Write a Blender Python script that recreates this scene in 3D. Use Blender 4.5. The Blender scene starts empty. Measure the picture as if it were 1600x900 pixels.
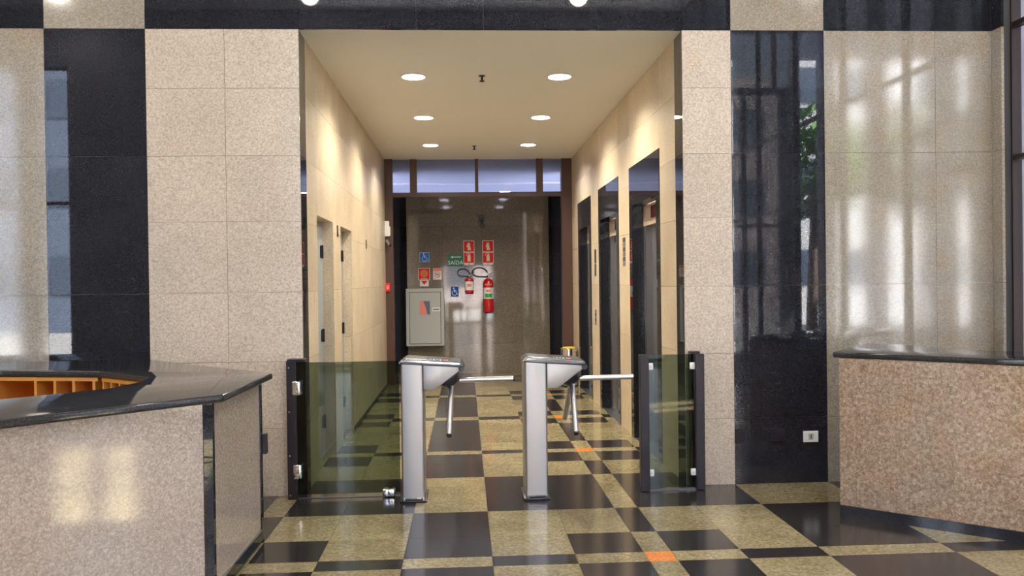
import bpy, bmesh, math, random
from mathutils import Vector, Matrix
random.seed(7)
S = bpy.context.scene
C = S.collection
PI = math.pi

# ------------------------------------------------------------------ camera
def make_camera():
    yaw, pitch, roll, f, h = 0.054392, -0.0079226, -0.013009, 1350.0, 1.47
    cy, sy, cp, sp, cr, sr = math.cos(yaw), math.sin(yaw), math.cos(pitch), math.sin(pitch), math.cos(roll), math.sin(roll)
    r = Vector((cy, -sy, 0)); fw = Vector((sy*cp, cy*cp, sp)); u = r.cross(fw)
    r2 = cr*r + sr*u; u2 = -sr*r + cr*u
    M = Matrix.Identity(4)
    for i in range(3):
        M[i][0] = r2[i]; M[i][1] = u2[i]; M[i][2] = -fw[i]
    M[2][3] = h
    cd = bpy.data.cameras.new('camera'); cd.sensor_width = 36.0; cd.lens = f*36.0/1600.0
    cd.clip_start = 0.02; cd.clip_end = 300
    o = bpy.data.objects.new('camera', cd); o.matrix_world = M; C.objects.link(o); S.camera = o
make_camera()

# ------------------------------------------------------------------ world, sun, exposure
W = bpy.data.worlds.new('world'); S.world = W; W.use_nodes = True
nt = W.node_tree; nt.nodes.clear()
wo = nt.nodes.new('ShaderNodeOutputWorld'); wb = nt.nodes.new('ShaderNodeBackground')
sk = nt.nodes.new('ShaderNodeTexSky'); sk.sky_type = 'NISHITA'; sk.sun_disc = False
sk.sun_elevation = math.radians(48); sk.sun_rotation = math.radians(20); sk.air_density = 1.0; sk.dust_density = 3.0
mixw = nt.nodes.new('ShaderNodeMix'); mixw.data_type = 'RGBA'; mixw.inputs[0].default_value = 0.55
mixw.inputs[7].default_value = (3.2, 3.2, 3.5, 1)
nt.links.new(sk.outputs[0], mixw.inputs[6]); nt.links.new(mixw.outputs[2], wb.inputs[0])
wb.inputs[1].default_value = 1.7
nt.links.new(wb.outputs[0], wo.inputs[0])
sd = bpy.data.lights.new('sun', 'SUN'); sd.energy = 80.0; sd.angle = 0.01; sd.color = (1, .97, .93)
so = bpy.data.objects.new('sun', sd); C.objects.link(so)
so.rotation_euler = Vector((-0.62, -0.25, -0.75)).to_track_quat('-Z', 'Y').to_euler()
S.view_settings.view_transform = 'Standard'; S.view_settings.look = 'None'
S.view_settings.gamma = 1.0; S.view_settings.use_curve_mapping = False
S.view_settings.exposure = 0.45
S.cycles.use_denoising = True
S.cycles.max_bounces = 9; S.cycles.diffuse_bounces = 7; S.cycles.glossy_bounces = 5
S.cycles.transparent_max_bounces = 14; S.cycles.caustics_reflective = False; S.cycles.caustics_refractive = False
S.cycles.sample_clamp_indirect = 6.0

def portal(loc, rot, sx, sy):
    d = bpy.data.lights.new('window_portal', 'AREA'); d.shape = 'RECTANGLE'; d.size = sx; d.size_y = sy
    d.cycles.is_portal = True
    o = bpy.data.objects.new('window_portal', d); o.location = loc; o.rotation_euler = rot; C.objects.link(o)
portal((0.4, -3.25, 3.0), (PI/2, 0, 0), 6.4, 6.0)            # rear glazing, facing +y
portal((4.1, 1.45, 2.9), (PI/2, 0, PI/2), 9.0, 5.8)          # right glazing, facing -x
portal((-7.8, -3.25, 2.6), (PI/2, 0, 0), 2.6, 5.2)

# ------------------------------------------------------------------ materials
def mat(name, color, rough=0.5, metal=0.0, spec=0.5, emit=None, estr=0.0, coat=0.0):
    m = bpy.data.materials.new(name); m.use_nodes = True
    b = m.node_tree.nodes['Principled BSDF']
    b.inputs['Base Color'].default_value = (*color, 1); b.inputs['Roughness'].default_value = rough
    b.inputs['Metallic'].default_value = metal; b.inputs['Specular IOR Level'].default_value = spec
    if emit: b.inputs['Emission Color'].default_value = (*emit, 1); b.inputs['Emission Strength'].default_value = estr
    if coat: b.inputs['Coat Weight'].default_value = coat; b.inputs['Coat Roughness'].default_value = 0.04
    return m

def granite(name, cols, rough, fine=130, mid=38, spec=0.5, vary=0.12, bump=0.0, blot=None, bt=(.52,.72)):
    """cols: (dark fleck, base, light fleck); world-position noise, per-tile tone"""
    m = bpy.data.materials.new(name); m.use_nodes = True
    t = m.node_tree; N = t.nodes; L = t.links; b = N['Principled BSDF']
    geo = N.new('ShaderNodeNewGeometry'); oi = N.new('ShaderNodeObjectInfo')
    off = N.new('ShaderNodeVectorMath'); off.operation = 'MULTIPLY_ADD'
    cmb = N.new('ShaderNodeCombineXYZ')
    for i in range(3): L.new(oi.outputs['Random'], cmb.inputs[i])
    L.new(cmb.outputs[0], off.inputs[0]); off.inputs[1].default_value = (7, 7, 7); L.new(geo.outputs['Position'], off.inputs[2])
    n1 = N.new('ShaderNodeTexNoise'); n1.inputs['Scale'].default_value = fine; n1.inputs['Detail'].default_value = 3
    n2 = N.new('ShaderNodeTexNoise'); n2.inputs['Scale'].default_value = mid; n2.inputs['Detail'].default_value = 4; n2.inputs['Roughness'].default_value = .65
    n3 = N.new('ShaderNodeTexNoise'); n3.inputs['Scale'].default_value = 2.6; n3.inputs['Detail'].default_value = 3
    for n in (n1, n2, n3): L.new(off.outputs[0], n.inputs['Vector'])
    mx = N.new('ShaderNodeMath'); mx.operation = 'MULTIPLY_ADD'; mx.inputs[1].default_value = 0.5
    L.new(n1.outputs[0], mx.inputs[0])
    vo = N.new('ShaderNodeTexVoronoi'); vo.inputs['Scale'].default_value = mid*1.5; L.new(off.outputs[0], vo.inputs['Vector'])
    sx = N.new('ShaderNodeSeparateColor'); L.new(vo.outputs['Color'], sx.inputs[0])
    m3 = N.new('ShaderNodeMath'); m3.operation = 'MULTIPLY_ADD'; m3.inputs[1].default_value = 0.16; m3.inputs[2].default_value = -0.08
    L.new(sx.outputs[0], m3.inputs[0])
    m2 = N.new('ShaderNodeMath'); m2.operation = 'MULTIPLY_ADD'; m2.inputs[1].default_value = 0.5
    L.new(n2.outputs[0], m2.inputs[0]); L.new(m3.outputs[0], m2.inputs[2]); L.new(m2.outputs[0], mx.inputs[2])
    cr = N.new('ShaderNodeValToRGB'); e = cr.color_ramp.elements
    e[0].position = .31; e[0].color = (*cols[0], 1); e[1].position = .69; e[1].color = (*cols[2], 1)
    k = cr.color_ramp.elements.new(.5); k.color = (*cols[1], 1)
    L.new(mx.outputs[0], cr.inputs[0])
    # broad mottling and per-tile tone
    mr = N.new('ShaderNodeMapRange'); mr.inputs[1].default_value = .3; mr.inputs[2].default_value = .7
    mr.inputs[3].default_value = 1-vary*.7; mr.inputs[4].default_value = 1+vary*.7
    L.new(n3.outputs[0], mr.inputs[0])
    mo = N.new('ShaderNodeMapRange'); mo.inputs[3].default_value = 1-vary*.5; mo.inputs[4].default_value = 1+vary*.5
    L.new(oi.outputs['Random'], mo.inputs[0])
    mm = N.new('ShaderNodeMath'); mm.operation = 'MULTIPLY'; L.new(mr.outputs[0], mm.inputs[0]); L.new(mo.outputs[0], mm.inputs[1])
    vm = N.new('ShaderNodeVectorMath'); vm.operation = 'SCALE'; L.new(cr.outputs[0], vm.inputs[0]); L.new(mm.outputs[0], vm.inputs['Scale'])
    out = vm.outputs[0]
    if blot:
        n4 = N.new('ShaderNodeTexNoise'); n4.inputs['Scale'].default_value = 5.5; n4.inputs['Detail'].default_value = 4
        L.new(off.outputs[0], n4.inputs['Vector'])
        r4 = N.new('ShaderNodeMapRange'); r4.inputs[1].default_value = bt[0]; r4.inputs[2].default_value = bt[1]; r4.inputs[4].default_value = .55
        L.new(n4.outputs[0], r4.inputs[0])
        mix = N.new('ShaderNodeMix'); mix.data_type = 'RGBA'; L.new(r4.outputs[0], mix.inputs[0]); L.new(out, mix.inputs[6])
        vb = N.new('ShaderNodeVectorMath'); vb.operation = 'MULTIPLY'; L.new(out, vb.inputs[0]); vb.inputs[1].default_value = blot
        L.new(vb.outputs[0], mix.inputs[7]); out = mix.outputs[2]
    L.new(out, b.inputs['Base Color'])
    b.inputs['Roughness'].default_value = rough; b.inputs['Specular IOR Level'].default_value = spec
    if bump:
        bp = N.new('ShaderNodeBump'); bp.inputs['Strength'].default_value = bump; bp.inputs['Distance'].default_value = .002
        L.new(mx.outputs[0], bp.inputs['Height']); L.new(bp.outputs[0], b.inputs['Normal'])
    return m

def glassmat(name, tint, gloss=1.0, rough=0.0, f0=1.5):
    m = bpy.data.materials.new(name); m.use_nodes = True; t = m.node_tree; N = t.nodes; L = t.links
    N.clear(); o = N.new('ShaderNodeOutputMaterial'); tr = N.new('ShaderNodeBsdfTransparent'); tr.inputs[0].default_value = (*tint, 1)
    g = N.new('ShaderNodeBsdfGlossy'); g.inputs['Roughness'].default_value = rough
    fr = N.new('ShaderNodeFresnel'); fr.inputs[0].default_value = f0
    mx = N.new('ShaderNodeMixShader')
    ge = N.new('ShaderNodeNewGeometry'); k = N.new('ShaderNodeMath'); k.operation = 'MULTIPLY_ADD'; k.inputs[1].default_value = -1; k.inputs[2].default_value = 1
    L.new(ge.outputs['Backfacing'], k.inputs[0]); pm = N.new('ShaderNodeMath'); pm.operation = 'MULTIPLY'   # only the entry face of a pane mirrors
    L.new(k.outputs[0], pm.inputs[0]); L.new(fr.outputs[0], pm.inputs[1]); L.new(pm.outputs[0], mx.inputs[0]); L.new(tr.outputs[0], mx.inputs[1]); L.new(g.outputs[0], mx.inputs[2])
    L.new(mx.outputs[0], o.inputs[0]); return m

M = dict(
    light=granite('beige_granite', ((.40,.325,.25), (.60,.505,.405), (.76,.67,.57)), .13, fine=210, mid=62, vary=.09, bump=.04, blot=(1.12,.93,.80), bt=(.68,.80)),
    lightr=granite('grey_beige_granite', ((.21,.175,.13), (.335,.29,.23), (.47,.42,.35)), .07, fine=210, mid=80, vary=.08, bump=.012, blot=(1.05,.9,.72), spec=.9),
    back=granite('brown_granite', ((.12,.098,.072), (.195,.162,.124), (.28,.24,.19)), .05, fine=190, mid=60, vary=.10, spec=.7),
    corr=granite('cream_granite', ((.46,.385,.29), (.60,.49,.35), (.72,.61,.46)), .35, fine=190, mid=70, vary=.14, bump=.02, blot=(.95,.86,.70)),
    black=granite('black_granite', ((.011,.012,.016), (.016,.017,.023), (.028,.030,.040)), .018, fine=300, mid=120, vary=.2, spec=.65),
    counter=granite('pinkish_granite', ((.28,.22,.18), (.435,.35,.295), (.62,.54,.48)), .07, fine=240, mid=80, vary=.05, bump=.01, spec=1.0),
    rust=granite('rust_granite', ((.185,.12,.085), (.335,.24,.170), (.54,.43,.34)), .20, fine=170, mid=46, vary=.12, blot=(1.0,.80,.58), bump=.02),
    top=granite('black_worktop', ((.014,.014,.016), (.026,.026,.028), (.06,.06,.065)), .07, fine=260, mid=110, vary=.05),
    ftl=granite('yellow_beige_floor_granite', ((.16,.128,.064), (.295,.245,.138), (.45,.39,.25)), .13, vary=.22, fine=150, mid=45, blot=(.88,.80,.62), spec=.6),
    ftd=granite('dark_floor_granite', ((.016,.014,.014), (.030,.026,.026), (.055,.05,.05)), .15, fine=220, mid=90, vary=.15, spec=.9),
    fto=granite('orange_tile', ((.55,.16,.03),(.78,.25,.05),(.85,.36,.12)), .16, mid=60),
    joint=mat('joint', (.16,.14,.11), .8), jointd=mat('dark_joint', (.05,.05,.05), .8),
    ceil=mat('ceiling_paint', (.90,.90,.91), .7), jointm=mat('pale_joint', (.46,.40,.34), .7), white=mat('white_paint', (.75,.75,.77), .6),
    plaster=mat('plaster', (.55,.53,.5), .7), grayp=mat('grey_panel', (.22,.22,.25), .5),
    frame=mat('dark_bronze_frame', (.035,.022,.022), .35, .3), wood=mat('dark_brown_frame', (.075,.035,.022), .38),
    steel=mat('brushed_steel', (.60,.60,.64), .30, 1.0), lift=mat('lift_steel', (.34,.32,.31), .34, .9), steel2=mat('satin_steel_face', (.40,.395,.405), .36, .85),
    chrome=mat('chrome', (.86,.86,.88), .10, 1.0), alu=mat('grey_lid', (.11,.12,.13), .28, .6),
    blackp=mat('black_plastic', (.012,.012,.02), .3), blackm=mat('black_metal', (.018,.014,.022), .38, .3),
    door=mat('grey_door_paint', (.30,.32,.33), .4), boxg=mat('grey_cabinet_paint', (.47,.49,.46), .35),
    boxd=mat('grey_cabinet_rim', (.40,.42,.40), .35),  # slightly darker grey for the cabinet's window rim
    red=mat('red_paint', (.62,.012,.02), .18, coat=.5), redsign=mat('red_sign', (.75,.02,.02), .6, spec=.25), redl=mat('light_red', (.85,.25,.2), .4),
    signw=mat('sign_white', (.85,.85,.82), .6, spec=.25), signb=mat('sign_blue', (.01,.20,.75), .6, spec=.25), signb2=mat('sign_deep_blue', (.01,.10,.42), .6, spec=.25),
    signg=mat('sign_green', (.04,.22,.15), .6, spec=.25), glow=mat('pale_glow_print', (.78,.74,.48), .4), orange=mat('orange_wood', (.72,.30,.055), .35),
    greenlab=mat('green_label', (.03,.42,.09), .3), yellow=mat('yellow_liner', (.80,.55,.03), .4),
    lamp=mat('lamp_glass', (1,1,1), .5, emit=(1,.96,.86), estr=20), lampc=mat('cool_lamp_glass', (1,1,1), .5, emit=(.9,.94,1), estr=14),
    display=mat('display_red', (.12,.01,.012), .15), beige=mat('beige_metal', (.52,.42,.33), .35, .3),
    wglass=glassmat('window_glass', (.95,.965,.965), f0=1.4), tglass=glassmat('green_tinted_glass', (.45,.52,.465), f0=1.5),
    cglass=glassmat('clear_screen_glass', (.50,.58,.53), f0=1.55), thin=glassmat('thin_transom_glass', (.80,.83,.96), f0=1.12),
    leaf=mat('leaf', (.10,.26,.035), .5), leafd=mat('dark_leaf', (.04,.12,.025), .5), trunk=mat('trunk', (.16,.11,.07), .8),
    bldg=mat('pale_facade', (.60,.52,.50), .7), bldg2=mat('white_facade', (.72,.72,.74), .7), bwin=mat('facade_window', (.10,.13,.18), .15),
    pave=mat('pavement', (.36,.35,.34), .8), column=mat('grey_column', (.05,.05,.055), .5),
)

# ------------------------------------------------------------------ helpers
def wloc(p):
    v = Vector((0,0,0))
    while p is not None: v += p.location; p = p.parent
    return v
def link(name, me, parent=None, m=None):
    o = bpy.data.objects.new(name, me); C.objects.link(o)
    if m is not None and me is not None and not me.materials: me.materials.append(m)
    if parent is not None: o.parent = parent
    return o
def obj(name, bm, m, parent=None, smooth=False, pivot=None):
    """bm is in world coordinates; link as one mesh object"""
    off = wloc(parent)
    if pivot is not None: off = Vector(pivot)
    bmesh.ops.translate(bm, verts=bm.verts, vec=-off)
    me = bpy.data.meshes.new(name); bm.normal_update(); bm.to_mesh(me); bm.free()
    if smooth:
        me.polygons.foreach_set('use_smooth', [True]*len(me.polygons))
        try: me.set_sharp_from_angle(angle=math.radians(38))
        except Exception: pass
    me.materials.append(m)
    o = bpy.data.objects.new(name, me); C.objects.link(o)
    if parent is not None:
        o.parent = parent
        if pivot is not None: o.location = Vector(pivot)-wloc(parent)
    elif pivot is not None: o.location = pivot
    return o
def B(): return bmesh.new()
def abox(bm, x0,x1,y0,y1,z0,z1, bevel=0, seg=2):
    r = bmesh.ops.create_cube(bm, size=1); vs = r['verts']
    for v in vs: v.co = Vector(((x0+x1)/2+v.co.x*(x1-x0), (y0+y1)/2+v.co.y*(y1-y0), (z0+z1)/2+v.co.z*(z1-z0)))
    if bevel:
        es = {e for v in vs for e in v.link_edges}
        bmesh.ops.bevel(bm, geom=list(es), offset=bevel, segments=seg, affect='EDGES', profile=.5)
    return bm
def acyl(bm, p0, p1, r0, r1=None, seg=24, cap=True):
    p0 = Vector(p0); p1 = Vector(p1); r1 = r0 if r1 is None else r1; d = p1-p0
    M4 = Matrix.Translation((p0+p1)/2) @ d.to_track_quat('Z','Y').to_matrix().to_4x4()
    bmesh.ops.create_cone(bm, cap_ends=cap, segments=seg, radius1=r0, radius2=r1, depth=d.length, matrix=M4); return bm
def aprism(bm, poly, z0, z1, bevel=0, axis='z', seg=3):
    """poly of (a,b): axis z -> (x,y); axis y -> (x,z) from y=z0..z1; axis x -> (y,z)"""
    def P(a,b,t): return (a,b,t) if axis=='z' else ((a,t,b) if axis=='y' else (t,a,b))
    lo = [bm.verts.new(P(a,b,z0)) for a,b in poly]; hi = [bm.verts.new(P(a,b,z1)) for a,b in poly]
    n = len(poly); fs = [bm.faces.new(lo[::-1]), bm.faces.new(hi)]
    for i in range(n): fs.append(bm.faces.new((lo[i], lo[(i+1)%n], hi[(i+1)%n], hi[i])))
    bmesh.ops.recalc_face_normals(bm, faces=fs)
    if bevel:
        es = {e for f in fs for e in f.edges}
        bmesh.ops.bevel(bm, geom=list(es), offset=bevel, segments=seg, affect='EDGES', profile=.5)
    return bm
def asph(bm, c, r, sx=1, sy=1, sz=1, u=16, v=10):
    M4 = Matrix.Translation(c) @ Matrix.Diagonal((sx,sy,sz,1))
    bmesh.ops.create_uvsphere(bm, u_segments=u, v_segments=v, radius=r, matrix=M4); return bm
def atube(bm, pts, r, seg=10, closed=False):
    pts = [Vector(p) for p in pts]; n = len(pts); rings = []
    ref = Vector((0,0,1))
    for i,p in enumerate(pts):
        a = pts[(i-1)%n] if (closed or i>0) else p; b = pts[(i+1)%n] if (closed or i<n-1) else p
        t = (b-a).normalized(); u = t.cross(ref)
        if u.length < .1: u = t.cross(Vector((0,1,0)))
        u.normalize(); w = t.cross(u)
        rings.append([bm.verts.new(p + r*(math.cos(2*PI*k/seg)*u + math.sin(2*PI*k/seg)*w)) for k in range(seg)])
    for i in range(n if closed else n-1):
        A = rings[i]; Bq = rings[(i+1)%n]
        for k in range(seg): bm.faces.new((A[k], A[(k+1)%seg], Bq[(k+1)%seg], Bq[k]))
    if not closed: bm.faces.new(rings[0][::-1]); bm.faces.new(rings[-1])
    bmesh.ops.recalc_face_normals(bm, faces=bm.faces[:]); return bm
def box(name, x0,x1,y0,y1,z0,z1, m, parent=None, bevel=0, smooth=False):
    return obj(name, abox(B(), x0,x1,y0,y1,z0,z1, bevel), m, parent, smooth)
def thing(name, label, cat, loc, group=None):
    o = bpy.data.objects.new(name, None); C.objects.link(o); o.location = loc; o.empty_display_size = .1
    o['label'] = label; o['category'] = cat
    if group: o['group'] = group
    return o
def tag(o, label, cat, group=None):
    o['label'] = label; o['category'] = cat
    if group: o['group'] = group
    return o
def struct(o): o['kind'] = 'structure'; return o
_unit = {}
def slab(name, x0,x1,y0,y1,z0,z1, m, parent):
    """alike pieces share one unit mesh per material, sized by the object's scale"""
    if m.name not in _unit:
        bm = B(); abox(bm, -.5,.5,-.5,.5,-.5,.5); me = bpy.data.meshes.new('piece'); bm.to_mesh(me); bm.free(); me.materials.append(m); _unit[m.name] = me
    o = bpy.data.objects.new(name, _unit[m.name]); C.objects.link(o); o.parent = parent
    o.location = Vector(((x0+x1)/2,(y0+y1)/2,(z0+z1)/2)) - wloc(parent); o.scale = (x1-x0, y1-y0, z1-z0)
    return o
def text(name, s, size, m, parent, loc, rot=(PI/2,0,0), align='CENTER', ext=.0006):
    cu = bpy.data.curves.new(name, 'FONT'); cu.body = s; cu.size = size; cu.extrude = ext; cu.align_x = align; cu.align_y = 'CENTER'
    cu.resolution_u = 3
    t = bpy.data.objects.new(name, cu); C.objects.link(t)
    dg = bpy.context.evaluated_depsgraph_get(); me = bpy.data.meshes.new_from_object(t.evaluated_get(dg))
    bpy.data.objects.remove(t); me.materials.clear(); me.materials.append(m)
    o = bpy.data.objects.new(name, me); C.objects.link(o); o.parent = parent; o.location = Vector(loc)-wloc(parent); o.rotation_euler = rot
    return o

# ------------------------------------------------------------------ key dimensions
D = 6.057            # front wall plane
H = 3.231            # corridor ceiling height
CL, CR = -1.127, 1.557
E0 = 12.41           # brown frame at the end of the corridor
BK = 13.9            # granite wall behind it
HT = 6.2             # lobby ceiling
XR = 3.9             # glazing on the right
XL = -9.5
YB = -3.0
G = .0012            # half a joint

# ================================================================== FLOOR
floor = struct(box('floor', XL, 12.5, YB-.2, D+.05, -.08, -.006, M['joint']))
fl2 = box('screed', CL-.2, CR+.2, D+.05, 18.2, -.08, -.006, M['joint'], floor)
# plaid of stripes (S), and bands a, b, c
xe = [(-1.314,-1.162,'S'), (-1.162,-.795,'a'), (-.795,-.345,'b'), (-.345,.126,'c'), (.126,.571,'b'), (.571,.943,'a'), (.943,1.094,'S'),
      (1.094,1.469,'a'), (1.469,1.905,'b'), (1.905,2.589,'c'), (2.589,3.03,'b'), (3.03,3.40,'a'), (3.40,3.55,'S'), (3.55,XR+.05,'a')]
x = -1.314
for w, t in [(.37,'a'),(.44,'b'),(.68,'c'),(.44,'b'),(.37,'a'),(.15,'S'),(.37,'a'),(.44,'b'),(.47,'c'),(.44,'b'),(.37,'a'),(.15,'S'),(.37,'a'),(.44,'b'),(.68,'c'),(.44,'b'),(.37,'a'),(.15,'S'),(.37,'a'),(.44,'b')]:
    if x-w < XL: xe.append((XL, x, t)); break
    xe.append((x-w, x, t)); x -= w
ye = [(4.448,4.608,'S'),(4.608,4.979,'a'),(4.979,5.515,'b'),(5.515,6.49,'c'),(6.49,6.99,'b'),(6.99,7.361,'a'),(7.361,7.51,'S'),(7.51,7.865,'a'),
      (7.865,8.37,'b'),(8.37,8.86,'b'),(8.86,9.18,'a'),(9.18,9.385,'S'),(9.385,9.70,'a'),(9.70,10.18,'b'),(10.18,10.66,'b'),(10.66,11.02,'a'),(11.02,11.20,'S'),
      (11.20,11.55,'a'),(11.55,12.08,'b'),(12.08,12.60,'b'),(12.60,12.95,'a'),(12.95,13.10,'S'),(13.10,13.45,'a'),(13.45,13.9,'b')]
y = 4.448
for h, t in [(.37,'a'),(.536,'b'),(.964,'c'),(.52,'b'),(.37,'a'),(.16,'S'),(.37,'a'),(.52,'b'),(.964,'c'),(.536,'b'),(.37,'a'),(.16,'S'),(.37,'a'),(.536,'b'),(.964,'c')]:
    if y-h < YB: ye.append((YB, y, t)); break
    ye.append((y-h, y, t)); y -= h
# key = (row, column): row c -> a dark, b dark, c light, S light
COL = {('c','a'):'d',('c','b'):'d',('c','c'):'l',('c','S'):'l', ('a','a'):'d',('a','b'):'l',('a','c'):'d',('a','S'):'l',
       ('b','a'):'l',('b','b'):'l',('b','c'):'d',('b','S'):'d', ('S','a'):'l',('S','b'):'d',('S','c'):'l',('S','S'):'o'}
far = {'d':B(), 'l':B(), 'o':B()}
for (y0,y1,tr) in ye:
    for (x0,x1,tc) in xe:
        a, b = x0, x1
        if y0 > 6.0 or y1 > 7.0:
            a, b = max(a, CL-.085), min(b, CR+.12)
            if b-a < .01: continue
        k = COL[(tr,tc)]
        if (k == 'o' and x0 < -1.2) or 1.4 < y0 < 2.7: k = 'l'  # unseen near rows forced light so the sun patch mirrors brightly in the counter
        vis = y1 > 4.2 and a > -1.9 and b < 3.95
        mm = {'d':M['ftd'],'l':M['ftl'],'o':M['fto']}[k]
        segs = [(y0,y1)]
        if y0 < D < y1:  # the wall line cuts this row outside the corridor
            cen = (max(a,CL), min(b,CR))
            if b <= CL or a >= CR: segs = [(y0, D+.02)]
            elif a < CL or b > CR: segs = [(y0,y1)]
        for (s0,s1) in segs:
            if vis: slab('tile', a+G, b-G, s0+G, s1-G, -.012, 0, mm, floor)
            else: abox(far[k], a+G, b-G, s0+G, s1-G, -.012, 0)
for k, mm in (('d','ftd'),('l','ftl')):
    o = obj('far_tiles', far[k], M[mm], floor); o['kind'] = 'stuff'
far['o'].free()

# ================================================================== FRONT WALL
bm = B()
for (x0,x1,z0,z1) in ((XL, CL-.02, -.08, 4.17), (CR+.02, XR+.1, -.08, 4.17), (CL-.02, CR+.02, H+.004, 4.17)):
    abox(bm, x0,x1, D+.021, D+.20, z0,z1)
wf = struct(obj('wall_front', bm, M['jointm']))
def fslab(x0,x1,z0,z1,k,y=D): slab('slab', x0+G, x1-G, y, y+.02, z0+G, z1-G, M[k], wf)
Z = [0,.472,.935,1.415,1.905,2.358,2.823,H]
P0,P1,P2,P3 = -2.84,-2.165,1.907,2.583
for i in range(7):
    for a,b in ((P1,-1.633),(-1.633,CL)): fslab(a,b,Z[i],Z[i+1],'light')
    fslab(CR,P2,Z[i],Z[i+1],'light')
ZB = [0,.472,1.415,2.358,H]
for i in range(4):
    fslab(P0,P1,ZB[i],ZB[i+1],'black'); fslab(P2,P3,ZB[i],ZB[i+1],'black')
    for a,b in ((P3,3.40),(3.40,3.82)): fslab(a,b,ZB[i],ZB[i+1],'lightr')
    for a,b in ((P0-.66,P0),(P0-1.32,P0-.66),(P0-1.98,P0-1.32)): fslab(a,b,ZB[i],ZB[i+1],'lightr')
for a,b in ((P0-.66,P0),(P1,-1.118),(-1.118,-.315),(-.315,.153),(.153,.964),(.964,1.558),(1.558,P2),(P3,3.406),(3.406,3.82)): fslab(a,b,H,4.17,'black')
fslab(P0,P1,H,4.17,'lightr'); fslab(P2,P3,H,4.17,'lightr')
for a in (-8.9,-8.2,-7.5,-6.8,-6.1,-5.4):
    for i in range(4): fslab(a, a+.7 if a<-5.5 else P0-1.98, ZB[i],ZB[i+1], 'black' if round(a*10)%2 else 'lightr')
uw = struct(box('wall_front_upper', XL, XR+.1, D, D+.2, 4.18, HT+.1, M['plaster']))
# short granite return next to the glazing
wr = struct(box('wall_return', 3.84, 3.90, D-.115, D+.02, 0, 4.17, M['jointd']))
for i in range(4): slab('slab', 3.82, 3.84, D-.115, D-.001, ZB[i]+G, ZB[i+1]-G, M['lightr'], wr)
slab('slab', 3.82, 3.84, D-.115, D-.001, H+G, 4.17, M['black'], wr)

# ================================================================== CORRIDOR WALLS
def side_wall(name, X, sgn, openings, m):
    """X wall plane, sgn=-1 left wall (solid lies at x<X). openings (y0,y1,ztop)"""
    bm = B(); t0, t1 = X+sgn*.021, X+sgn*.30
    xs = (min(t0,t1), max(t0,t1))
    yb = D+.20
    for (a,b,zt) in openings:
        abox(bm, *xs, yb, a, -.08, H+.05); abox(bm, *xs, a, b, zt, H+.05); yb = b
    abox(bm, *xs, yb, E0+.05, -.08, H+.05)
    w = struct(obj(name, bm, M['joint']))
    sx = (min(X, X+sgn*.02), max(X, X+sgn*.02))
    zz = [0,.472,.935,1.415,1.905,2.358,2.823,H]
    # black polished jamb
    for i in range(4): slab('slab', *sx, D+.02, 6.29-G, ZB[i]+G, ZB[i+1]-G, M['black'], w)
    ys = [6.29]
    for (a,b,zt) in openings:
        n = max(1, round((a-ys[-1])/.62)); base = ys[-1]
        for k in range(1,n+1): ys.append(base+(a-base)*k/n)
        n = max(1, round((b-a)/.62))
        for k in range(1,n+1): ys.append(a+(b-a)*k/n)
    base = ys[-1]; n = round((E0-base)/.62) or 1
    for k in range(1,n+1): ys.append(base+(E0-base)*k/n)
    for i in range(len(ys)-1):
        y0,y1 = ys[i],ys[i+1]; yc = (y0+y1)/2
        zt = 0
        for (a,b,t) in openings:
            if a < yc < b: zt = t
        for j in range(7):
            z0,z1 = zz[j],zz[j+1]
            if z1 <= zt+.02: continue
            slab('slab', *sx, y0+G, y1-G, max(z0,zt)+G, z1-G, m, w)
    return w
DO = [(6.70,7.51,1.995),(7.96,8.72,1.99)]
EO = [(6.80,8.06,2.515),(8.64,9.94,2.515),(10.55,11.75,2.515)]
wl = side_wall('wall_left', CL, -1, DO, M['corr'])
wrr = side_wall('wall_right', CR, 1, EO, M['corr'])
# granite reveals of the service doors
for n,(a,b,zt) in enumerate(DO):
    rv = B()
    d = struct(box('door_%d' % (n+1), CL-.135, CL-.09, a+.002, b-.002, .006, zt-.004, M['door']))
    for z in (1.74,1.03,.30):
        hb = B(); acyl(hb, (CL-.078, b-.10, z-.055), (CL-.078, b-.10, z+.055), .011, seg=12); abox(hb, CL-.09, CL-.083, b-.145, b-.055, z-.05, z+.05)
        obj('hinge', hb, M['blackm'], d, True)
    hb = B(); acyl(hb, (CL-.09, a+.09, 1.02), (CL-.05, a+.09, 1.02), .010, seg=12); acyl(hb, (CL-.052, a+.085, 1.02), (CL-.052, a+.20, 1.02), .009, seg=12)
    obj('handle', hb, M['steel'], d, True)
    for z0,z1 in ((0,.935),(.935,zt)):
        slab('reveal', CL-.135, CL-.02, b-.001, b+.014, z0+G, z1-G, M['corr'], wl)
        slab('reveal', CL-.135, CL-.02, a-.014, a+.001, z0+G, z1-G, M['corr'], wl)
    slab('reveal', CL-.135, CL-.02, a, b, zt-.001, zt+.014, M['corr'], wl)
# corridor ceiling
cc = struct(box('ceiling', CL-.02, CR+.02, D+.022, E0+.09, H+.001, H+.12, M['ceil']))
def rnd_trim(name, *a): return struct(box(name, *a))

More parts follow.
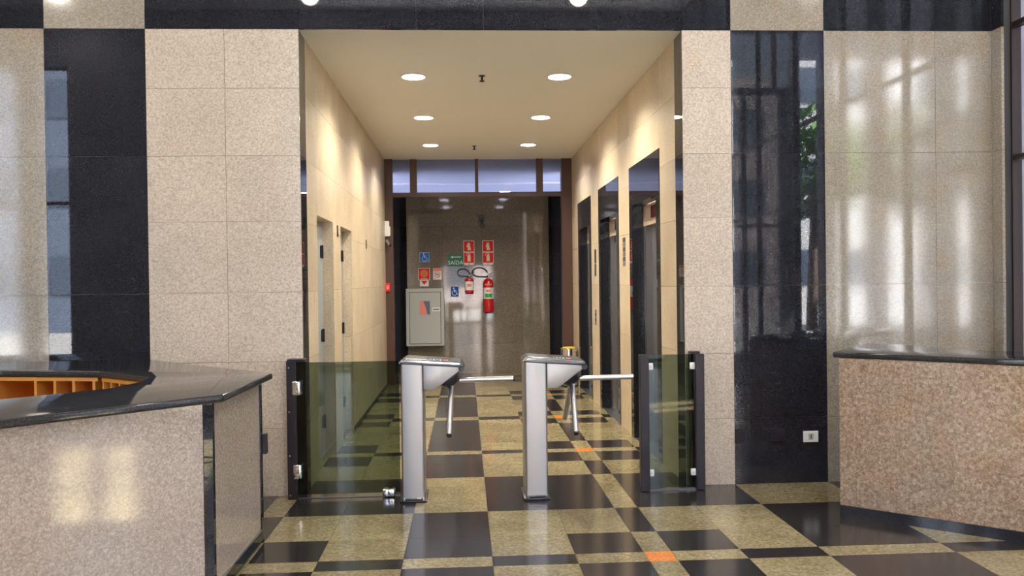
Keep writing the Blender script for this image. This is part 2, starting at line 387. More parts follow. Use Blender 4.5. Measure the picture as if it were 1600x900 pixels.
# ---- elevators
for n,(a,b,zt) in enumerate(EO):
    pos = ['nearest', 'middle', 'farthest'][n]
    t = thing('elevator', ['nearest elevator on the right wall, black granite surround and red display',
                           'middle one of the three elevators, between the two others on the cream wall',
                           'farthest elevator on the right wall, beside the stainless bin'][n], 'elevator', (CR, (a+b)/2, 0), 'elevators along the right corridor wall')
    ia, ib, it = a+.125, b-.125, 2.15
    x0, x1 = CR-.006, CR+.13
    box('lintel_slab', x0, x1, a+.002, b-.002, it+.001, zt-.003, M['black'], t)
    box('jamb_slab', x0, x1, a+.002, ia, 0, it-.001, M['black'], t)
    box('jamb_slab', x0, x1, ib, b-.002, 0, it-.001, M['black'], t)
    fr = B(); fx0, fx1 = CR+.105, CR+.20
    abox(fr, fx0, fx1, ia+.001, ia+.12, 0, it-.002); abox(fr, fx0, fx1, ib-.09, ib-.001, 0, it-.002)
    obj('door_frame', fr, M['lift'], t)
    hd = box('header_panel', fx0-.002, fx1, ia+.001, ib-.001, it-.19, it-.004, M['beige'], t)
    if n < 2:
        dsp = box('floor_display', fx0-.010, fx0-.003, ia+.42, ia+.66, it-.135, it-.03, M['display'], hd)
    box('door_panel', CR+.16, CR+.18, ia+.10, (ia+ib)/2-.001, .004, it-.19, M['lift'], t)
    box('door_panel', CR+.165, CR+.185, (ia+ib)/2+.001, ib-.08, .004, it-.19, M['lift'], t)
    box('sill', CR, CR+.16, ia, ib, 0, .004, M['steel'], t)
# plates on the right wall
M['plateg'] = mat('plate_grey', (.17,.16,.15), .4)
t = thing('floor_directory', 'column of small grey plates between the nearest two elevators', 'sign', (CR, 8.36, 1.6))
for k in range(6):
    z1 = 1.88-k*.047
    box('plate', CR-.004, CR-.0005, 8.30, 8.42, z1-.042, z1, M['plateg'] if k%2 else M['column'], t)
t = thing('indicator_plate', 'slim dark plate above the call buttons, beyond the middle elevator', 'sign', (CR, 10.2, 1.53))
box('upper_plate', CR-.006, CR-.0005, 10.17, 10.27, 1.67, 1.835, M['frame'], t); box('lower_plate', CR-.006, CR-.0005, 10.17, 10.27, 1.52, 1.66, M['column'], t)
t = thing('call_panel', 'steel call button panel low on wall between middle and farthest elevators', 'call panel', (CR, 10.2, .95))
box('plate', CR-.006, CR-.0005, 10.17, 10.27, .94, 1.115, M['steel'], t)
for z in (1.0,1.06):
    obj('button', acyl(B(), (CR-.012,10.22,z), (CR-.006,10.22,z), .014, seg=14), M['blackp'], t, True)
# small slots on the left wall
for (yy, zc, lb) in ((7.765,1.935,'small dark slot plate between the two service doors'),(10.0,1.915,'small dark slot plate beyond the farther service door')):
    o = box('wall_slot', CL+.0005, CL+.005, yy-.03, yy+.03, zc-.05, zc+.05, M['frame']); tag(o, lb, 'plate')
# dark skirting line of the corridor
struct(box('baseboard_left', CL, CL+.010, 8.73, E0, 0, .03, M['jointd']))

# ---- downlights and sprinklers
def downlight(x, y, z, r, label, group, m, power, col, warm=True, blend=.6, size=150):
    t = thing('downlight', label, 'ceiling light', (x,y,z), group)
    rb = B(); acyl(rb, (x,y,z-.008), (x,y,z), r*1.12, r*1.16, seg=32)
    obj('trim_ring', rb, M['white'], t, True)
    obj('lamp_disc', acyl(B(), (x,y,z-.0105), (x,y,z-.0082), r, seg=32), m, t, True)
    d = bpy.data.lights.new('downlight_beam', 'SPOT'); d.energy = power; d.color = col; d.spot_size = math.radians(size); d.spot_blend = blend; d.shadow_soft_size = r*.7
    o = bpy.data.objects.new('downlight_beam', d); C.objects.link(o); o.location = (0,0,-.02); o.parent = t
warm = (1,.91,.73)
LB = ['left', 'right']; LR = ['nearest', 'middle', 'farthest']
for j,y in enumerate((7.425,9.27,11.13)):
    for i,x in enumerate((-.415,.838)):
        downlight(x, y, H, .094, 'round recessed downlight, %s of the %s row in the corridor ceiling' % (LR[j], LB[i]), 'round downlights in the corridor ceiling',
                  M['lamp'] if j<2 else M['lampc'], 150 if j<2 else 115, warm if j<2 else (1,.93,.82))
for (x,y,lb) in ((.169,7.41,'nearer brass sprinkler head between the front downlights'),(.145,11.23,'farther sprinkler head near the end of the corridor ceiling')):
    t = thing('sprinkler', lb, 'sprinkler', (x,y,H), 'sprinklers in the corridor ceiling')
    obj('escutcheon', acyl(B(), (x,y,H-.006), (x,y,H), .026, .03, seg=16), M['frame'], t, True)
    sb = B(); acyl(sb, (x,y,H-.045), (x,y,H-.006), .009, seg=10); acyl(sb, (x,y,H-.05), (x,y,H-.044), .022, seg=12)
    obj('head', sb, M['frame'], t, True)

# ================================================================== END OF CORRIDOR
w = M['wood']
fr = struct(obj('trim_1', abox(abox(B(), CL, -1.016, E0, E0+.10, 0, H), 1.41, CR, E0, E0+.10, 0, H), w))
tb = struct(box('trim_2', -1.016, 1.41, E0+.01, E0+.09, 2.69, 2.755, w))
for k,(x0,x1) in enumerate(((-.767,-.667),(.164,.212),(1.048,1.142))):
    box('mullion', x0, x1, E0+.012, E0+.088, 2.755, H, w, tb)
for k,(x0,x1) in enumerate(((-1.016,-.767),(-.667,.164),(.212,1.048),(1.142,1.41))):
    o = struct(box('window_%d' % (k+1), x0+.001, x1-.001, E0+.045, E0+.051, 2.756, H-.001, M['thin']))
# devices on the left post
t = thing('intercom_box', 'white box high on the left brown post of the end frame', 'device', (-1.10, E0, 2.12))
box('housing', -1.135, -1.065, E0-.045, E0-.001, 2.13, 2.35, M['signw'], t, .006, True); box('side_tab', -1.065, -1.052, E0-.03, E0-.002, 2.14, 2.27, M['signw'], t, .003)
t = thing('security_camera', 'small dark camera on the left post under the white box', 'camera', (-1.08, E0, 2.0))
obj('bracket', acyl(B(), (-1.07,E0,2.03), (-1.085,E0-.04,2.03), .012, seg=10), M['blackp'], t, True)
obj('barrel', acyl(B(), (-1.10,E0-.03,2.07), (-1.05,E0-.09,2.0), .024, seg=14), M['steel'], t, True)
obj('lens', acyl(B(), (-1.051,E0-.089,2.001), (-1.045,E0-.096,1.993), .020, seg=14), M['blackp'], t, True)
t = thing('alarm_call_point', 'small red alarm box on the left post at shoulder height', 'alarm', (-1.1, E0, 1.34))
box('housing', -1.127, -1.065, E0-.035, E0-.001, 1.345, 1.465, M['redsign'], t, .004); box('window_plate', -1.115, -1.077, E0-.038, E0-.0355, 1.375, 1.435, M['redl'], t)

# vestibule behind the frame
struct(box('wall_vestibule_left', CL-.2, CL, E0+.10, BK, 0, H, M['grayp']))
struct(box('wall_vestibule_right', CR, CR+.2, E0+.10, BK, 0, H, M['grayp']))
bw = struct(box('wall_back', CL-.2, CR+.2, BK+.021, BK+.12, -.08, 2.84, M['jointd']))
def bslab(x0,x1,z0,z1,k): slab('slab', x0+G, x1-G, BK, BK+.02, z0+G, z1-G, M[k], bw)
for z0,z1 in ((0,.472),(.472,1.415),(1.415,2.363),(2.363,2.84)):
    bslab(CL-.1,-.925,z0,z1,'black'); bslab(1.36,CR+.1,z0,z1,'black')
    for a,b in ((-.925,-.358),(-.358,.28),(.28,.917),(.917,1.36)): bslab(a,b,z0,z1,'back')
# room beyond the partition: side glazing on the left brings cool daylight
M['dusk'] = mat('blue_grey_paint', (.55,.58,.64), .7)
struct(box('wall_far', -4.2, 4.6, 18.0, 18.2, 0, H, M['dusk']))
struct(box('wall_far_right', 4.4, 4.6, BK, 18.0, 0, H, M['dusk']))
struct(box('floor_far', -4.2, 4.6, BK+.12, 18.2, -.08, -.002, M['plaster']))
struct(obj('ceiling_far', abox(abox(B(), -4.2, 4.6, BK, 18.2, H+.001, H+.12), CL-.02, CR+.02, E0+.091, BK, H+.001, H+.12), M['dusk']))
struct(box('trim_3', -4.2, 4.4, 15.38, 15.5, H-.02, H, M['white']))
bm = B()
for (y0,y1,z0,z1) in ((BK,15.6,0,H),(17.2,18.0,0,H),(15.6,17.2,0,1.2),(15.6,17.2,2.5,H)): abox(bm, -4.4,-4.2,y0,y1,z0,z1)
struct(obj('wall_far_left', bm, M['white']))
portal((-4.45, 16.4, 1.85), (PI/2, 0, -PI/2), 1.6, 1.3)
downlight(.808, 16.9, H, .10, 'single ceiling light beyond the granite partition, seen over the brown bar', None, M['lampc'], 60, (.8,.88,1))

# ---- things on the granite back wall (plane y = BK)
def plate(name, label, x0,x1,z0,z1, m, border=None, cat='sign', d=.004, group=None, bw_=.008):
    t = thing(name, label, cat, ((x0+x1)/2, BK, z0), group)
    if border:
        box('border', x0,x1, BK-d, BK-.0005, z0,z1, border, t); box('face', x0+bw_, x1-bw_, BK-d-.002, BK-d, z0+bw_, z1-bw_, m, t)
    else: box('face', x0,x1, BK-d, BK-.0005, z0,z1, m, t)
    return t
def wheelchair(t, cx, cz, s, m, y):
    """access symbol: head, back, seat, leg, wheel arc"""
    b = B(); acyl(b, (cx-.10*s, y, cz+.36*s), (cx-.10*s, y-.002, cz+.36*s), .075*s, seg=14)
    P = lambda q: (cx+q[0]*s, y-.001, cz+q[1]*s)
    for a in ([(-.10,.26),(-.06,-.02),(.16,-.02),(.26,-.30),(.36,-.26)], [(-.08,.13),(.14,.13)]): atube(b, [P(q) for q in a], .04*s, 6)
    atube(b, [P((-.02+.26*math.cos(u), -.14+.26*math.sin(u))) for u in [math.radians(v) for v in range(130,345,20)]], .033*s, 6)
    obj('wheelchair_symbol', b, m, t)
t = plate('accessibility_sign', 'bright blue wheelchair sign above the red hydrant sign', -.719,-.563,1.793,1.948, M['signb'], M['signw'], bw_=.006)
wheelchair(t, -.638, 1.870, .155, M['signw'], BK-.0065)
t = plate('accessibility_sign', 'deep blue wheelchair sign beside the grey cabinet, under the exit sign', -.232,-.098,1.227,1.404, M['signb2'], M['signw'], bw_=.005)
wheelchair(t, -.165, 1.315, .15, M['signw'], BK-.0065)
# red square signs: pictogram of a hand on a bell (top) and extinguisher (bottom)
def ext_glyph(t, cx, cz, s, y):
    b = B(); abox(b, cx-.14*s, cx+.14*s, y-.002, y, cz-.36*s, cz+.20*s); abox(b, cx-.06*s, cx+.06*s, y-.002, y, cz+.20*s, cz+.32*s)
    atube(b, [(cx-.05*s+.2*s*math.cos(a)*1.0, y-.001, cz+.20*s+.2*s*math.sin(a)) for a in [math.radians(v) for v in range(20,190,24)]], .025*s, 6)
    obj('extinguisher_symbol', b, M['glow'], t)
def hand_glyph(t, cx, cz, s, y):
    b = B()
    for dx,r,h in ((-.20,.35,.30),(-.10,.18,.36),(0,.02,.38),(.10,-.12,.36)):
        aprism(b, [(cx+(dx-.04)*s, cz-.05*s), (cx+(dx+.04)*s, cz-.05*s), (cx+(dx+.04+r*.3)*s, cz+h*s), (cx+(dx-.04+r*.3)*s, cz+h*s)], y-.002, y, axis='y')
    acyl(b, (cx+.02*s,y,cz-.12*s), (cx+.02*s,y-.003,cz-.12*s), .15*s, seg=14); abox(b, cx-.12*s, cx+.2*s, y-.002, y, cz-.36*s, cz-.20*s)
    obj('hand_symbol', b, M['glow'], t)
for (x0,x1,side) in ((-.016,.160,'left'),(.288,.468,'right')):
    t = plate('fire_sign', 'red square sign with pale hand pictogram, upper %s of four' % side, x0,x1,1.945,2.130, M['redsign'], M['signw'], group='red fire signs')
    hand_glyph(t, (x0+x1)/2, 2.035, .165, BK-.006)
    t = plate('fire_sign', 'red square sign with pale extinguisher pictogram, lower %s of four' % side, x0,x1,1.765,1.942, M['redsign'], M['signw'], group='red fire signs')
    ext_glyph(t, (x0+x1)/2, 1.858, .175, BK-.006)
    tt = B(); abox(tt, x0+.012, x1-.012, BK-.004, BK-.0005, 1.737, 1.764); obj('lower_strip', tt, M['signw'], t)
    ar = B(); aprism(ar, [((x0+x1)/2-.018,1.757),((x0+x1)/2,1.741),((x0+x1)/2+.018,1.757)], BK-.006, BK-.0041, axis='y'); obj('arrow', ar, M['redsign'], t)
# green exit sign
t = plate('exit_sign', 'green SAÍDA exit sign with left arrow', -.264,-.024,1.720,1.912, M['signg'])
box('word_panel', -.262,-.026, BK-.0055, BK-.004, 1.735, 1.812, M['signg'], t)
text('lettering', 'SAÍDA', .088, M['signw'], t, (-.144, BK-.0062, 1.775))
ar = B(); aprism(ar, [(-.225,1.868),(-.185,1.892),(-.190,1.876),(-.055,1.876),(-.055,1.862),(-.190,1.862),(-.185,1.845)], BK-.006, BK-.004, axis='y'); obj('arrow', ar, M['signw'], t)
# hydrant sign with arrow tab
t = plate('hydrant_sign', 'red sign with orange hose disc and red arrow tab below', -.745,-.556,1.505,1.698, M['redsign'], M['signw'])
obj('hose_disc', acyl(B(), (-.65,BK-.006,1.61), (-.65,BK-.009,1.61), .062, seg=24), mat('disc_orange', (.80,.30,.08), .4), t)
rb = B()
for r in (.050,.032,.015): atube(rb, [(-.65+r*math.cos(a), BK-.0095, 1.61+r*math.sin(a)) for a in [2*PI*k/20 for k in range(20)]], .0028, 5, True)
obj('hose_rings', rb, M['redsign'], t)
box('caption_strip', -.70,-.60, BK-.0075, BK-.006, 1.523, 1.531, M['signw'], t)
box('arrow_tab', -.722,-.578, BK-.004, BK-.0005, 1.405, 1.504, M['signw'], t)
ar = B(); aprism(ar, [(-.70,1.495),(-.65,1.428),(-.60,1.495)], BK-.006, BK-.004, axis='y'); obj('arrow', ar, M['redsign'], t)
# prohibition notice
t = plate('prohibition_notice', 'small white notice with red header and red ring symbol', -.508,-.372,1.508,1.695, M['signw'])
box('header', -.506,-.374, BK-.0055, BK-.004, 1.648, 1.693, M['redl'], t)
rb = B(); atube(rb, [(-.44+.043*math.cos(a), BK-.005, 1.592+.043*math.sin(a)) for a in [2*PI*k/24 for k in range(24)]], .0045, 6, True); atube(rb, [(-.47,BK-.005,1.622),(-.41,BK-.005,1.562)], .0045, 6)
obj('ring', rb, M['redsign'], t)
box('cigarette', -.468,-.412, BK-.0055, BK-.004, 1.588, 1.598, M['column'], t)
# grey hydrant cabinet
t = thing('hydrant_cabinet', 'grey metal hydrant cabinet with small window on the granite wall', 'cabinet', (-.635, BK, .46))
box('body', -.936,-.335, BK-.17, BK-.001, .46, 1.372, M['boxg'], t, .004)
dr = box('door', -.876,-.391, BK-.188, BK-.171, .503, 1.31, M['boxg'], t, .003)
box('door_gap', -.884,-.383, BK-.1715, BK-.1702, .495, 1.318, M['column'], t)
box('window_rim', -.722,-.551, BK-.1895, BK-.1882, .955, 1.177, M['boxd'], dr); wn = box('pane', -.716,-.557, BK-.1905, BK-.1896, .961, 1.171, M['bwin'], dr)
hs = B(); aprism(hs, [(-.716,.961),(-.60,.961),(-.625,1.08),(-.66,1.171),(-.716,1.171)], BK-.1912, BK-.1906, axis='y'); obj('hose_glimpse', hs, M['redl'], dr)
lb = box('label_strip', -.521,-.394, BK-.1895, BK-.1882, 1.011, 1.069, M['signw'], dr)
box('print', -.508,-.41, BK-.1898, BK-.1896, 1.030, 1.048, M['column'], dr)
box('lock', -.42,-.405, BK-.195, BK-.188, .88, .91, M['steel'], dr)
# extinguishers
def extinguisher(cx, z0, z1, r, label, lab):
    t = thing('fire_extinguisher', label, 'fire extinguisher', (cx, BK-.02, z0)); cy = BK-.03-r
    h = z1-z0; b = B(); prof = [(0,0),(.80,0),(.96,.02),(1,.05),(1,.84),(.93,.91),(.6,.965),(.28,.99),(.24,1.0)]
    seg = 28; rings = []
    for q,zz in prof:
        if q == 0: rings.append([b.verts.new((cx,cy,z0))])
        else: rings.append([b.verts.new((cx+q*r*math.cos(2*PI*k/seg), cy+q*r*math.sin(2*PI*k/seg), z0+zz*h)) for k in range(seg)])
    for i in range(1,len(rings)-1):
        for k in range(seg): b.faces.new((rings[i][k], rings[i][(k+1)%seg], rings[i+1][(k+1)%seg], rings[i+1][k]))
    b.faces.new(rings[-1]); 
    for k in range(seg): b.faces.new((rings[0][0], rings[1][(k+1)%seg], rings[1][k]))
    obj('cylinder', b, M['red'], t, True)
    def wrap(name, a, c, m, rr=1.004, w=1.25):
        b = B(); n = 14; lo = []; hi = []
        for k in range(n+1):
            an = -PI/2 - w + 2*w*k/n
            lo.append(b.verts.new((cx+rr*r*math.cos(an), cy+rr*r*math.sin(an), z0+a*h))); hi.append(b.verts.new((cx+rr*r*math.cos(an), cy+rr*r*math.sin(an), z0+c*h)))
        for k in range(n): b.faces.new((lo[k],lo[k+1],hi[k+1],hi[k]))
        return obj(name, b, m, t, True)
    lab(wrap, t, cy)
    obj('base_ring', acyl(B(), (cx,cy,z0-.012), (cx,cy,z0+.004), r*.86, seg=24), M['blackp'], t, True)
    vb = B(); acyl(vb, (cx,cy,z1-.004), (cx,cy,z1+.035), .018, .014, seg=14); obj('valve', vb, M['chrome'], t, True)
    lv = B(); atube(lv, [(cx-.02,cy,z1+.03),(cx+.03,cy-.01,z1+.062),(cx+.085,cy-.02,z1+.092)], .007, 8); atube(lv, [(cx-.02,cy,z1+.018),(cx+.07,cy-.02,z1+.028)], .006, 8)
    obj('lever', lv, M['chrome'], t, True)
    return t, cy
def lab1(wrap, t, cy): wrap('paper_label', .20, .76, M['signw']); wrap('label_print', .42, .60, M['redl'], 1.010, .45)
def lab2(wrap, t, cy):
    wrap('paper_label', .46, .72, M['signw']); wrap('green_label_patch', .44, .55, M['greenlab'], 1.012, .75); wrap('lower_label', .40, .46, M['signw']); wrap('label_print', .60, .66, M['redl'], 1.012, .4)
    wrap('upper_strip', .79, .83, M['redl'], 1.006, .7)
t, cy = extinguisher(.070, 1.285, 1.535, .071, 'shorter red fire extinguisher, left of the tall one on the granite wall', lab1)
obj('hose', atube(B(), [(.075+.0, cy-.02, 1.545)]+[(-.03+.085*math.cos(a)*1.0, cy-.05, 1.615+.062*math.sin(a)) for a in [math.radians(v) for v in range(290,25,-20)]]+[(.085,cy-.05,1.60)], .009, 8), M['blackp'], t, True)
t, cy = extinguisher(.373, .975, 1.525, .083, 'tall red fire extinguisher with green and white label', lab2)
obj('hose', atube(B(), [(.37, cy-.02, 1.54),(.31,cy-.05,1.545)]+[(.235+.115*math.cos(a), cy-.05, 1.62+.072*math.sin(a)) for a in [math.radians(v) for v in range(270,15,-18)]]+[(.36,cy-.05,1.61)], .010, 8), M['blackp'], t, True)
# emergency light
t = thing('emergency_light', 'small dark twin spotlight fixture high on the granite wall', 'light fixture', (.275, BK, 2.32))
box('back_plate', .228,.325, BK-.02, BK-.0005, 2.44, 2.54, M['column'], t, .003)
obj('spot_head', acyl(B(), (.272,BK-.02,2.50), (.272,BK-.08,2.49), .032, .038, 16), M['blackp'], t, True)
obj('arm', acyl(B(), (.285,BK-.02,2.47), (.29,BK-.045,2.38), .012, seg=10), M['blackp'], t, True)
obj('spot_head', acyl(B(), (.288,BK-.02,2.385), (.293,BK-.085,2.36), .034, .042, 16), M['column'], t, True)

# stainless bin
t = thing('waste_bin', 'stainless cylindrical bin against the right wall at the end', 'bin', (1.43, 11.95, 0))
obj('body', acyl(B(), (1.43,11.95,.01), (1.43,11.95,.52), .112, seg=36), M['chrome'], t, True)
rb = B(); atube(rb, [(1.43+.110*math.cos(a), 11.95+.110*math.sin(a), .525) for a in [2*PI*k/32 for k in range(32)]], .008, 8, True); obj('rim', rb, M['chrome'], t, True)
obj('liner', acyl(B(), (1.43,11.95,.521), (1.43,11.95,.545), .098, .085, seg=28), M['yellow'], t, True)
obj('base', acyl(B(), (1.43,11.95,0), (1.43,11.95,.02), .115, seg=36), M['blackp'], t, True)

# ================================================================== TURNSTILES
def turnstile(x0, yf, label):
    t = thing('turnstile', label, 'turnstile', (x0+.073, yf+.15, 0), 'tripod turnstiles across the corridor')
    yb = yf+.30; w = .150
    # column, rounded vertical edges
    c = B(); abox(c, x0, x0+w, yf, yb, .025, .925); es = [e for e in c.edges if abs(e.verts[0].co.z-e.verts[1].co.z) > .5]
    bmesh.ops.bevel(c, geom=es, offset=.014, segments=4, affect='EDGES', profile=.5)
    obj('column', c, M['steel2'], t, True)
    h = B(); aprism(h, [(x0+w+.001,.925),(x0+w+.001,.748),(x0+w+.072,.748),(x0+.385,.868),(x0+.400,.885),(x0+.398,.897)], yf, yb, .004, 'y'); obj('head', h, M['steel2'], t, True)
    # rolled lid, sloping to the passage side
    l = B(); z0a, z1a = .930, .902
    aprism(l, [(x0-.012,z0a-.004),(x0+.006,z0a+.018),(x0+.03,z0a+.032),(x0+.395,z1a+.032),(x0+.410,z1a+.020),(x0+.414,z1a-.004)], yf-.010, yb+.010, .008, 'y'); obj('lid', l, M['alu'], t, True)
    hl = B()
    aprism(hl, [(x0+.004,z0a+.010),(x0+.03,z0a+.026),(x0+.395,z1a+.026),(x0+.395,z1a+.014),(x0+.03,z0a+.012)], yf-.0125, yf-.0095, .001, 'y', 1); obj('lid_edge_strip', hl, M['chrome'], t)
    sc = B(); zz = .955; aprism(sc, [(x0+.17,.9515),(x0+.33,.9390),(x0+.33,.9415),(x0+.17,.954)], yf+.05, yb-.05, 0, 'y'); obj('card_reader', sc, M['blackp'], t)
    for k in range(4):
        obj('indicator', acyl(B(), (x0+.20+k*.022, yf+.03, .944-k*.0017), (x0+.20+k*.022, yf+.03, .956-k*.0017), .007, seg=10), M['signw'] if k%2 else M['steel'], t, True)
    obj('reader_spot', acyl(B(), (x0+.30, yf+.035, .93), (x0+.30, yf+.035, .9455), .02, seg=14), M['redl'], t, True)
    fc = B(); atube(fc, [(x0-.006,yf-.008,.935),(x0+.014,yf-.012,.958)], .005, 8); obj('lid_corner', fc, M['chrome'], t, True)
    cp = B(); acyl(cp, (x0+.405,yf-.004,.890), (x0+.405,yb+.004,.890), .020, seg=18); obj('end_cap', cp, M['blackp'], t, True)
    # seam
    box('seam', x0+w-.001, x0+w+.0015, yf-.0008, yf+.001, .75, .925, M['column'], t)
    # hub: stacked discs on the sloping underside; three arms at right angles to each other
    Cc = Vector((x0+.313, yf+.15, .824)); ax = Vector((.62,0,-.785)).normalized()
    hb = B(); acyl(hb, Cc-ax*.006, Cc+ax*.016, .086, .086, 32); obj('hub_ring', hb, M['blackp'], t, True)
    hb = B(); acyl(hb, Cc+ax*.0165, Cc+ax*.026, .078, .076, 32); obj('hub_band', hb, mat('hub_navy', (.03,.04,.10), .25, .4), t, True)
    hb = B(); acyl(hb, Cc+ax*.0265, Cc+ax*.066, .074, .052, 32); obj('hub', hb, M['blackp'], t, True)
    P = Cc+ax*.036
    for d,L in ((Vector((1,0,.01)),.425),(Vector((-.03,-.70,-.71)),.45),(Vector((-.03,.70,-.71)),.45)):
        d.normalize(); a = P+d*.055; e = P+d*L
        ar = obj('arm', acyl(B(), a, e, .018, seg=18), M['steel'], t, True)
        obj('arm_cap', acyl(B(), e, e+d*.010, .0185, .015, seg=18), M['blackp'], ar, True)
    # base plate with bolts
    bp = B(); abox(bp, x0-.014, x0+w+.014, yf-.016, yb+.014, 0, .018, .005); obj('base_plate', bp, M['blackp'], t, True)
    for bx in (x0+.012, x0+w-.012):
        obj('bolt', acyl(B(), (bx,yf-.006,.018), (bx,yf-.006,.034), .009, seg=6), M['chrome'], t)
    box('foot_strip', x0+.02, x0+w-.02, yf-.004, yf-.0005, .024, .034, M['chrome'], t)
    # reflected service slot on the lower front
    return t
turnstile(-.437, 5.785, 'left tripod turnstile, arm blocking the middle passage')
turnstile(.390, 5.765, 'right tripod turnstile, beside the small glass screen')

# ---- glass barrier on the left
t = thing('glass_barrier', 'wide green-tinted glass barrier between beige wall and left turnstile', 'barrier', (-1.0, 5.99, 0))
box('post', -1.222,-1.160, 5.945,6.05, 0, .945, M['blackm'], t, .003)
box('post', -1.156,-1.098, 5.985,6.05, 0, .938, M['blackm'], t, .003)
box('post_cap', -1.218,-1.10, 5.95,6.048, .946, .956, M['blackm'], t, .003)
box('glass_pane', -1.16,-.462, 5.974,5.984, .028, .932, M['tglass'], t)
box('threshold', -1.16,-.462, 5.970,5.990, 0, .005, M['alu'], t)
for z in (.19,.76):
    cb = B(); abox(cb, -1.186,-1.125, 5.944-.012,5.974, z-.05, z+.05, .012, 3); k = obj('clamp', cb, M['chrome'], t, True)
    for dz in (-.022,.022): obj('screw', acyl(B(), (-1.155,5.931,z+dz), (-1.155,5.925,z+dz), .009, seg=12), M['steel'], k, True)
cb = B(); abox(cb, -.585,-.495, 5.94,6.01, .002, .058, .012, 3); k = obj('floor_clamp', cb, M['chrome'], t, True)
for dx in (-.02,.02): obj('screw', acyl(B(), (-.54+dx,5.9405,.03), (-.54+dx,5.935,.03), .008, seg=12), M['steel'], k, True)
for z in (.03,.30,.60,.90): obj('post_screw', acyl(B(), (-1.205,5.9455,z), (-1.205,5.941,z), .005, seg=10), M['steel'], t, True)
# ---- glass screen on the right
t = thing('glass_screen', 'narrow framed glass screen with white clamps beside the right wall edge', 'barrier', (1.43, 5.95, 0))
box('post', 1.200,1.262, 5.905,5.965, .004, .948, M['blackm'], t, .003)
box('post', 1.588,1.650, 5.905,5.965, .004, .948, M['blackm'], t, .003)
box('post', 1.575,1.640, 5.975,6.05, .0, .960, M['blackm'], t, .003)
box('glass_pane', 1.262,1.588, 5.94,5.948, .02, .945, M['cglass'], t)
box('bottom_rail', 1.255,1.592, 5.935,5.955, .0, .012, M['alu'], t)
for x in (1.278,1.572):
    for z in (.865,.125):
        cb = B(); abox(cb, x-.018, x+.018, 5.925,5.94, z-.024, z+.024, .006, 2); k = obj('clamp', cb, M['signw'], t, True)
        obj('screw', acyl(B(), (x,5.925,z), (x,5.921,z), .006, seg=10), M['steel'], k, True)

# ---- wall outlets on the right black pillar
t = thing('power_outlet', 'white power outlet low on the black pillar', 'outlet', (2.46, D, .30))
box('plate', 2.402,2.512, D-.010, D-.0005, .290, .370, M['signw'], t, .004); box('socket', 2.44,2.474, D-.0125, D-.0102, .308, .352, M['boxg'], t)
box('marking', 2.454,2.460, D-.0135, D-.0126, .315, .345, M['blackp'], t)
t = thing('blank_outlet_plate', 'glossy black outlet plate left of the white outlet', 'outlet', (2.22, D, .30))
box('plate', 2.165,2.275, D-.009, D-.0005, .300, .392, M['blackp'], t, .004); box('cover', 2.18,2.26, D-.011, D-.0092, .315, .378, M['blackm'], t)
t = thing('blank_outlet_plate', 'dark outlet plate at the left edge of the right black pillar', 'outlet', (1.94, D, .30))
box('plate', 1.912,1.982, D-.012, D-.0005, .290, .392, M['blackp'], t, .004); box('cover', 1.92,1.972, D-.0145, D-.0122, .305, .378, M['blackm'], t)

# ================================================================== LEFT COUNTER
t = thing('reception_counter', 'angular granite reception counter with black top at the left', 'counter', (-1.6, 4.4, 0)); CT = t
zt, zb = .965, .928
outer = [(-1.118,4.05),(-1.100,4.985),(-2.16,6.045),(-4.6,6.045),(-4.6,5.42),(-2.82,5.42),(-2.18,5.27),(-1.757,4.90),(-1.72,4.66),(-1.78,4.37),(-3.02,3.16),(-2.60,2.60)]
# split into convex pieces joined as one slab
tb_ = B(); aprism(tb_, outer, zb, zt, .012, 'z', 3); obj('worktop', tb_, M['top'], t, True)
n45 = Vector((.70,-.71,0)).normalized()
A = Vector((-1.178,4.075,0)); dirf = Vector((-(3.02-1.118),-(4.05-2.1),0)); dirf = (Vector((-1.79,3.42,0))-Vector((-1.148,4.06,0))).normalized()
# side panel (faces the turnstiles)
box('side_panel', -1.205,-1.180, 4.10,4.985, .075, zb-.001, M['counter'], t)
nrm = Vector((-dirf.y, dirf.x, 0)); 
if nrm.y > 0: nrm = -nrm
def fpan(name, s0, s1, z0, z1, m, proud=0, th=.025):
    a = A+dirf*s0+nrm*proud; b = A+dirf*s1+nrm*proud; c = b-nrm*th; d = a-nrm*th
    return obj(name, aprism(B(), [(v.x,v.y) for v in (a,b,c,d)], z0, z1, 0), m, t)
fpan('front_panel', .049, 1.16, .075, zb-.001, M['counter']); fpan('front_panel', 1.162, 2.2, .075, zb-.001, M['counter'])
pp = B(); q = A+dirf*.048; aprism(pp, [(-1.176,4.098),(-1.176,4.066),(q.x+nrm.x*.004,q.y+nrm.y*.004),(q.x-nrm.x*.04,q.y-nrm.y*.04),(-1.21,4.098)], .0, zb-.001); obj('corner_post', pp, M['black'], t)
box('rear_post', -1.215,-1.172, 4.986,5.025, 0, zb-.001, M['black'], t)
box('side_plinth', -1.20,-1.172, 4.10,4.986, 0, .060, M['black'], t); box('metal_strip', -1.20,-1.174, 4.10,4.986, .061, .074, M['steel'], t)
fpan('front_plinth', .049, 2.2, 0, .074, M['black'], .004)
# rear diagonal panel
q0 = Vector((-1.20,5.026,0)); q1 = Vector((-2.14,6.0,0))
aa = B(); aprism(aa, [(q0.x,q0.y),(q0.x-.03,q0.y-.01),(q1.x-.03,q1.y),(q1.x,q1.y)], 0, zb-.001); obj('rear_panel', aa, M['counter'], t)
